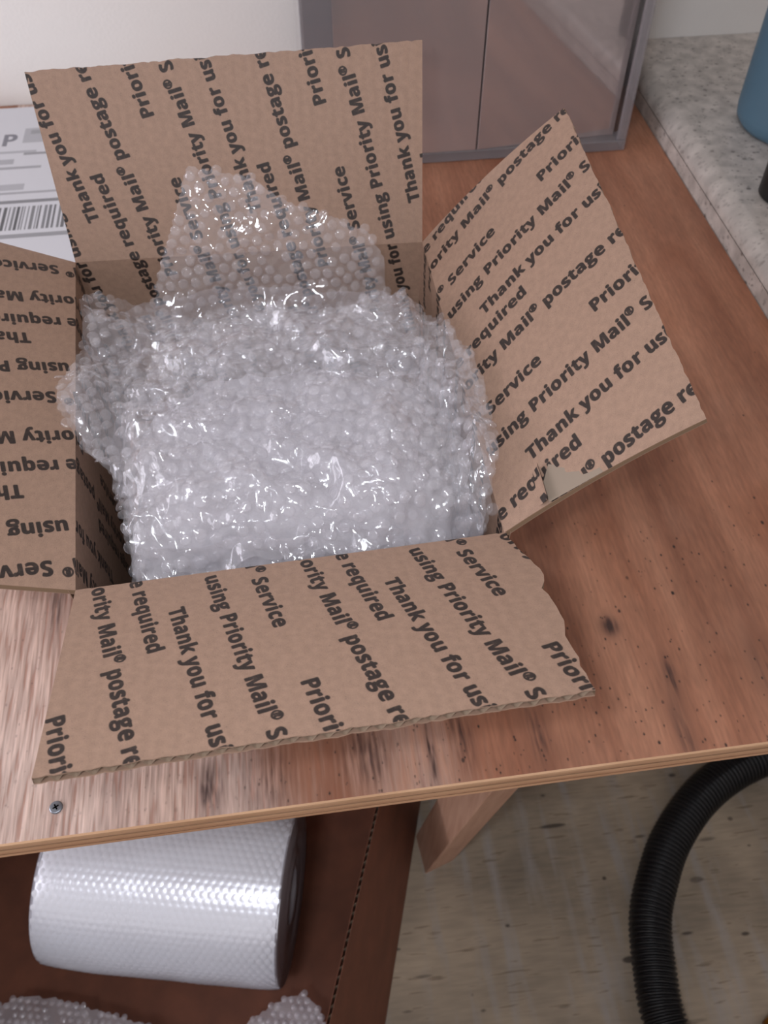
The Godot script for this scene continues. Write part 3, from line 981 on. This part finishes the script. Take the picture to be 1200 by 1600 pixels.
func countertop() -> void:
	# speckled stone slab beside the table, a little higher than its top
	var w := 768
	var img := PackedByteArray()
	img.resize(w * w * 3)
	var n0 := noise(91, 0.02, 4).get_image(w, w); n0.convert(Image.FORMAT_L8)
	var d0 := n0.get_data()
	var rng := RandomNumberGenerator.new()
	rng.seed = 92
	var sp := PackedFloat32Array()
	sp.resize(w * w)
	for k in 2600:
		var c := Vector2(rng.randf() * w, rng.randf() * w)
		var r := rng.randf_range(0.6, 1.8) if rng.randf() < 0.8 else rng.randf_range(2.0, 3.6)
		var dk := rng.randf_range(0.1, 0.5)
		for yy in range(int(c.y - 5), int(c.y + 6)):
			for xx in range(int(c.x - 5), int(c.x + 6)):
				var d := Vector2((xx - c.x) * 0.8, yy - c.y).length()
				if d < r + 0.7:
					var i := posmod(yy, w) * w + posmod(xx, w)
					sp[i] = maxf(sp[i], dk * clampf(r + 0.7 - d, 0, 1))
	for i in w * w:
		var g := (d0[i] - 128) / 128.0
		var c := (Vector3(0.735, 0.705, 0.675) * (1.0 + 0.14 * g)).lerp(Vector3(0.20, 0.17, 0.16), sp[i])
		img[i * 3] = int(c.x * 255); img[i * 3 + 1] = int(c.y * 255); img[i * 3 + 2] = int(c.z * 255)
	var m := solid(Color.WHITE, 0.35)
	m.albedo_texture = image_of(w, w, img)
	m.uv1_triplanar = true
	m.uv1_world_triplanar = true
	m.uv1_scale = Vector3(2.2, 2.2, 2.2)
	var s := MB.new()
	var prof := [Vector2(0.4998, 0.655), Vector2(0.4998, 0.700)]
	for k in 9:
		var g := PI / 2 * k / 8.0
		prof.append(Vector2(0.4998 + 0.022 - 0.022 * cos(g), 0.699 + 0.021 * sin(g)))
	prof.append(Vector2(0.7, 0.72)); prof.append(Vector2(1.098, 0.72)); prof.append(Vector2(1.098, 0.655))
	var rows := []
	var uvs := []
	for z in [-1.2745, -1.0, -0.8, -0.6, -0.42]:
		var r := PackedVector3Array()
		var t := PackedVector2Array()
		for q in prof:
			r.append(Vector3(q.x, q.y, z)); t.append(Vector2.ZERO)
		rows.append(r); uvs.append(t)
	s.grid(rows, uvs, true)
	for z in [-1.2745, -0.42]:
		for k in range(1, prof.size() - 1):
			var a := Vector3(prof[0].x, prof[0].y, z)
			var b := Vector3(prof[k].x, prof[k].y, z)
			var c := Vector3(prof[k + 1].x, prof[k + 1].y, z)
			if z < -1.0: s.face(a, b, c)
			else: s.face(a, c, b)
	s.quad(Vector3(0.4998, 0.655, -1.2745), Vector3(1.098, 0.655, -1.2745), Vector3(1.098, 0.655, -0.42), Vector3(0.4998, 0.655, -0.42))
	var o := obj("countertop", s, m)
	tag(o, "pale grey speckled stone countertop with a rounded edge, right of the wooden table", "countertop")

func containers() -> void:
	var t := thing("plastic_canister", "round blue plastic canister standing on the speckled stone countertop by the wall", "canister", Vector3(0.648, 0.7202, -1.012))
	var b := MB.new()
	b.lathe(Vector3.ZERO, [[0.0, 0.0], [0.060, 0.0], [0.068, 0.003], [0.0735, 0.010], [0.075, 0.02], [0.075, 0.17], [0.069, 0.185], [0.045, 0.197], [0.035, 0.203]], 48)
	obj("canister_body", b, solid(Color(0.33, 0.45, 0.52), 0.5), t)
	b = MB.new()
	b.lathe(Vector3(0, 0.203, 0), [[0.035, 0.0], [0.038, 0.002], [0.038, 0.022], [0.035, 0.025], [0.0, 0.026]], 36)
	obj("cap", b, solid(Color(0.75, 0.76, 0.78), 0.4), t)
	t = thing("spray_can", "dark round can standing near the edge of the countertop, in front of the blue canister", "can", Vector3(0.5745, 0.7202, -0.862))
	b = MB.new()
	b.lathe(Vector3.ZERO, [[0.0, 0.002], [0.028, 0.002], [0.0305, 0.0], [0.033, 0.003], [0.033, 0.14], [0.029, 0.152], [0.018, 0.160], [0.018, 0.164]], 40)
	obj("can_body", b, solid(Color(0.055, 0.05, 0.055), 0.4), t)
	b = MB.new()
	b.lathe(Vector3(0, 0.164, 0), [[0.018, 0.0], [0.020, 0.001], [0.020, 0.030], [0.017, 0.034], [0.0, 0.035]], 32)
	obj("can_cap", b, solid(Color(0.08, 0.08, 0.085), 0.5), t)

func hose() -> void:
	var curve := Curve3D.new()
	curve.bake_interval = 0.004
	var pts := [Vector3(0.95, 0.029, -0.50), Vector3(0.72, 0.029, -0.492), Vector3(0.605, 0.029, -0.4735), Vector3(0.5203, 0.029, -0.4359), Vector3(0.4536, 0.029, -0.3796), Vector3(0.4134, 0.029, -0.324), Vector3(0.3896, 0.029, -0.2778), Vector3(0.3766, 0.029, -0.2177), Vector3(0.3715, 0.029, -0.1639), Vector3(0.385, 0.029, -0.09), Vector3(0.43, 0.029, -0.01), Vector3(0.52, 0.029, 0.06)]
	for i in pts.size():
		var d: Vector3 = (pts[mini(i + 1, pts.size() - 1)] - pts[maxi(i - 1, 0)]) / 6.0
		curve.add_point(pts[i], -d, d)
	var path := PackedVector3Array()
	var rad := PackedFloat32Array()
	var count := int(curve.get_baked_length() / 0.0008)
	for k in count:
		var along := k * 0.0008
		path.append(curve.sample_baked(along, true))
		rad.append(0.0259 + 0.0021 * sin(TAU * along / 0.0064))
	var b := MB.new()
	b.tube(path, rad, 28)
	var m := solid(Color(0.075, 0.068, 0.075), 0.42)
	var dust := noise_tex(noise(95, 0.05, 3), 256, Color(0.7, 0.7, 0.7), Color(1.0, 1.0, 1.0))
	m.albedo_texture = dust
	m.uv1_triplanar = true
	m.uv1_scale = Vector3(6, 6, 6)
	var o := obj("vacuum_hose", b, m)
	tag(o, "black ribbed vacuum hose curving over the dirty pale floor", "hose")

func fitting() -> void:
	var t := thing("brass_fitting", "small brass fitting lying on the floor inside the curve of the black hose", "fitting", Vector3(0.512, 0.012, -0.145))
	t.rotation = Vector3(0, 0.6, PI / 2 - 0.02)
	var b := MB.new()
	b.lathe(Vector3.ZERO, [[0.0, -0.02], [0.008, -0.02], [0.009, -0.018], [0.009, -0.004]], 24)
	obj("barb", b, solid(Color(0.80, 0.78, 0.78), 0.3, 0.6), t)
	b = MB.new()
	b.lathe(Vector3.ZERO, [[0.009, -0.004], [0.012, -0.004], [0.012, 0.008], [0.009, 0.008], [0.008, 0.022], [0.0, 0.022]], 6)
	obj("hex_nut", b, solid(Color(0.62, 0.40, 0.12), 0.35, 0.7), t)

# ---------------------------------------------------------------- room
func room() -> void:
	var paint := solid(Color(0.93, 0.915, 0.895), 0.7)
	paint.normal_enabled = true
	paint.normal_texture = noise_tex(noise(101, 0.06, 3), 512, Color.WHITE, Color.WHITE, true, 0.35)
	paint.uv1_triplanar = true
	paint.uv1_scale = Vector3(5, 5, 5)
	var boxes := [["wall_back", Vector3(-1.7, 0, -1.375), Vector3(1.2, 2.5, -1.275), "cream painted wall behind the table"], ["wall_left", Vector3(-1.7, 0, -1.275), Vector3(-1.6, 2.5, 1.6), "cream painted wall at the left"], ["wall_right", Vector3(1.1, 0, -1.275), Vector3(1.2, 2.5, 1.6), "cream painted wall at the right"], ["wall_front", Vector3(-1.7, 0, 1.6), Vector3(1.2, 2.5, 1.7), "cream painted wall behind the viewer"], ["ceiling", Vector3(-1.7, 2.4, -1.275), Vector3(1.2, 2.5, 1.6), "white ceiling"]]
	for q in boxes:
		var b := MB.new()
		b.chamfer_box(q[1], q[2], 0.001)
		struct(q[0], b, paint, q[3])
	# floor: worn pale boards painted long ago, scuffed and spotted with dirt
	var w := 1024
	var d0 := noise(111, 0.004, 4).get_image(w, w)
	var d1 := noise(112, 0.03, 3).get_image(w, w / 8)
	var d2 := noise(113, 0.12, 3).get_image(w / 8, w)
	d1.resize(w, w); d2.resize(w, w)
	d0.convert(Image.FORMAT_L8); d1.convert(Image.FORMAT_L8); d2.convert(Image.FORMAT_L8)
	var a0 := d0.get_data()
	var a1 := d1.get_data()
	var a2 := d2.get_data()
	var sp := PackedFloat32Array()
	sp.resize(w * w)
	var rng := RandomNumberGenerator.new()
	rng.seed = 114
	for k in 200:
		var c := Vector2(rng.randf() * w, rng.randf() * w)
		var r := rng.randf_range(0.8, 2.6) if rng.randf() < 0.85 else rng.randf_range(2.5, 4.2)
		var dk := rng.randf_range(0.2, 0.7)
		var st := rng.randf_range(0.35, 1.0)
		for yy in range(int(c.y - 8), int(c.y + 9)):
			for xx in range(int(c.x - 20), int(c.x + 21)):
				var d := Vector2((xx - c.x) * st * st, yy - c.y).length()
				if d < r + 1.0:
					var i := posmod(yy, w) * w + posmod(xx, w)
					sp[i] = maxf(sp[i], dk * clampf((r + 1.0 - d) / 1.5, 0, 1))
	var out := PackedByteArray()
	out.resize(w * w * 3)
	for i in w * w:
		var g0 := (a0[i] - 128) / 110.0
		var g1 := (a1[i] - 128) / 110.0
		var g2 := (a2[i] - 128) / 110.0
		var c := Vector3(0.56, 0.50, 0.425) * (1.0 + 0.16 * g0 + 0.07 * g2)
		c = c.lerp(Vector3(0.57, 0.55, 0.54), clampf(g1 * 0.7, 0, 0.6))
		c = c.lerp(Vector3(0.30, 0.24, 0.18), clampf((g2 - 0.45) * 1.3, 0, 0.5))
		c = c.lerp(Vector3(0.12, 0.09, 0.07), sp[i])
		out[i * 3] = int(clampf(c.x * 255, 0, 255)); out[i * 3 + 1] = int(clampf(c.y * 255, 0, 255)); out[i * 3 + 2] = int(clampf(c.z * 255, 0, 255))
	var fm := solid(Color.WHITE, 0.6)
	fm.albedo_texture = image_of(w, w, out)
	var f := MB.new()
	f.quad(Vector3(-1.7, 0, 1.7), Vector3(1.2, 0, 1.7), Vector3(1.2, 0, -1.375), Vector3(-1.7, 0, -1.375), Vector2(-1.7, 1.7), Vector2(1.2, 1.7), Vector2(1.2, -1.375), Vector2(-1.7, -1.375))
	f.quad(Vector3(-1.7, -0.1, -1.375), Vector3(1.2, -0.1, -1.375), Vector3(1.2, -0.1, 1.7), Vector3(-1.7, -0.1, 1.7))
	for q in [[Vector3(-1.7, 0, -1.375), Vector3(-1.7, 0, 1.7)], [Vector3(-1.7, 0, 1.7), Vector3(1.2, 0, 1.7)], [Vector3(1.2, 0, 1.7), Vector3(1.2, 0, -1.375)], [Vector3(1.2, 0, -1.375), Vector3(-1.7, 0, -1.375)]]:
		f.quad(q[0] - Vector3(0, 0.1, 0), q[1] - Vector3(0, 0.1, 0), q[1], q[0])
	struct("floor", f, fm, "pale scuffed floor spotted with dirt")

func _ready() -> void:
	# ---- camera
	var cam := Camera3D.new()
	cam.name = "camera"
	cam.position = CAM
	cam.rotation = Vector3(deg_to_rad(-51.0), deg_to_rad(-7.2), 0)
	cam.fov = rad_to_deg(2.0 * atan(800.0 / 1400.0))
	cam.near = 0.02
	cam.far = 20.0
	cam.current = true
	var optics := CameraAttributesPhysical.new()
	optics.frustum_focal_length = 12.0 * 1400.0 / 800.0
	optics.frustum_focus_distance = 0.54
	optics.frustum_near = 0.02
	optics.frustum_far = 20.0
	optics.exposure_aperture = 9.0
	cam.attributes = optics
	add_child(cam)
	# ---- surroundings and exposure
	var env := Environment.new()
	env.background_mode = Environment.BG_COLOR
	env.background_color = Color(0, 0, 0)
	env.tonemap_mode = Environment.TONE_MAPPER_LINEAR
	env.tonemap_exposure = 0.76
	env.sdfgi_enabled = true
	env.ssao_enabled = true
	env.ssil_enabled = true
	var we := WorldEnvironment.new()
	we.name = "surroundings"
	we.environment = env
	add_child(we)
	# ---- the phone's own flash, a few centimetres up and left of its lens
	var flash := SpotLight3D.new()
	flash.name = "phone_flash"
	flash.position = CAM + cam.basis * Vector3(-0.032, 0.022, 0.0)
	flash.rotation = cam.rotation
	flash.spot_angle = 60.0
	flash.spot_angle_attenuation = 1.0
	flash.light_color = Color(0.95, 0.97, 1.0)
	flash.light_energy = 0.13
	flash.light_size = 0.003
	flash.spot_range = 6.0
	flash.spot_attenuation = 2.0
	flash.shadow_enabled = true
	add_child(flash)
	# ---- daylight through a frosted window in the left wall, towards the viewer's side
	var day := Color(0.97, 0.955, 1.0)
	var win := Node3D.new()
	win.name = "window_1"
	win.position = Vector3(-1.6, 1.15, -0.3)
	add_child(win)
	win.set_meta("kind", "structure"); win.set_meta("label", "frosted daylight window in the left wall, outside the picture"); win.set_meta("category", "structure")
	var frame := MB.new()
	for q in [[-0.5, 0.42], [-0.5, -0.46]]: frame.chamfer_box(Vector3(0.0005, q[1], -0.5), Vector3(0.03, q[1] + 0.04, 0.5), 0.003)
	for q in [-0.5, 0.46]: frame.chamfer_box(Vector3(0.0005, -0.42, q), Vector3(0.03, 0.42, q + 0.04), 0.003)
	obj("window_frame", frame, solid(Color(0.85, 0.85, 0.84), 0.5), win)
	var glow := solid(Color(0.8, 0.8, 0.8), 0.6)
	glow.emission_enabled = true
	glow.emission = day
	glow.emission_energy_multiplier = 1.0
	var gm := MB.new()
	gm.chamfer_box(Vector3(0.001, -0.42, -0.46), Vector3(0.008, 0.42, 0.46), 0.001)
	obj("pane", gm, glow, win)
	var area := AreaLight3D.new()
	area.name = "window_daylight"
	area.position = Vector3(-1.58, 1.15, -0.3)
	area.rotation = Vector3(0, -PI / 2, 0)
	area.area_size = Vector2(0.92, 0.84)
	area.light_color = day
	area.light_energy = 2.1
	area.area_range = 8.0
	area.area_attenuation = 2.0
	area.shadow_enabled = true
	add_child(area)
	# ---- a cool ceiling panel a little behind and to the left of the viewer
	var lamp := thing("ceiling_lamp", "square ceiling panel lamp above and behind the viewer, outside the picture", "lamp", Vector3(-0.45, 2.385, 0.55))
	var body := MB.new()
	body.chamfer_box(Vector3(-0.15, 0.0, -0.15), Vector3(0.15, 0.014, 0.15), 0.002)
	obj("lamp_frame", body, solid(Color(0.85, 0.85, 0.85), 0.5), lamp)
	var warm := solid(Color(0.9, 0.9, 0.88), 0.6)
	warm.emission_enabled = true
	warm.emission = Color(0.94, 0.96, 1.0)
	warm.emission_energy_multiplier = 0.8
	gm = MB.new()
	gm.chamfer_box(Vector3(-0.13, -0.006, -0.13), Vector3(0.13, -0.0002, 0.13), 0.001)
	obj("diffuser", gm, warm, lamp)
	var over := AreaLight3D.new()
	over.name = "ceiling_lamp_light"
	over.position = Vector3(-0.45, 2.37, 0.55)
	over.rotation = Vector3(-PI / 2, 0, 0)
	over.area_size = Vector2(0.26, 0.26)
	over.light_color = Color(0.94, 0.96, 1.0)
	over.light_energy = 1.8
	over.area_range = 8.0
	over.area_attenuation = 2.0
	over.shadow_enabled = true
	add_child(over)
	# ---- room, then the things
	room()
	table()
	countertop()
	make_kraft()
	carton()
	bundle()
	lower_carton()
	wrap_roll()
	display_case()
	parcel()
	containers()
	hose()
	fitting()
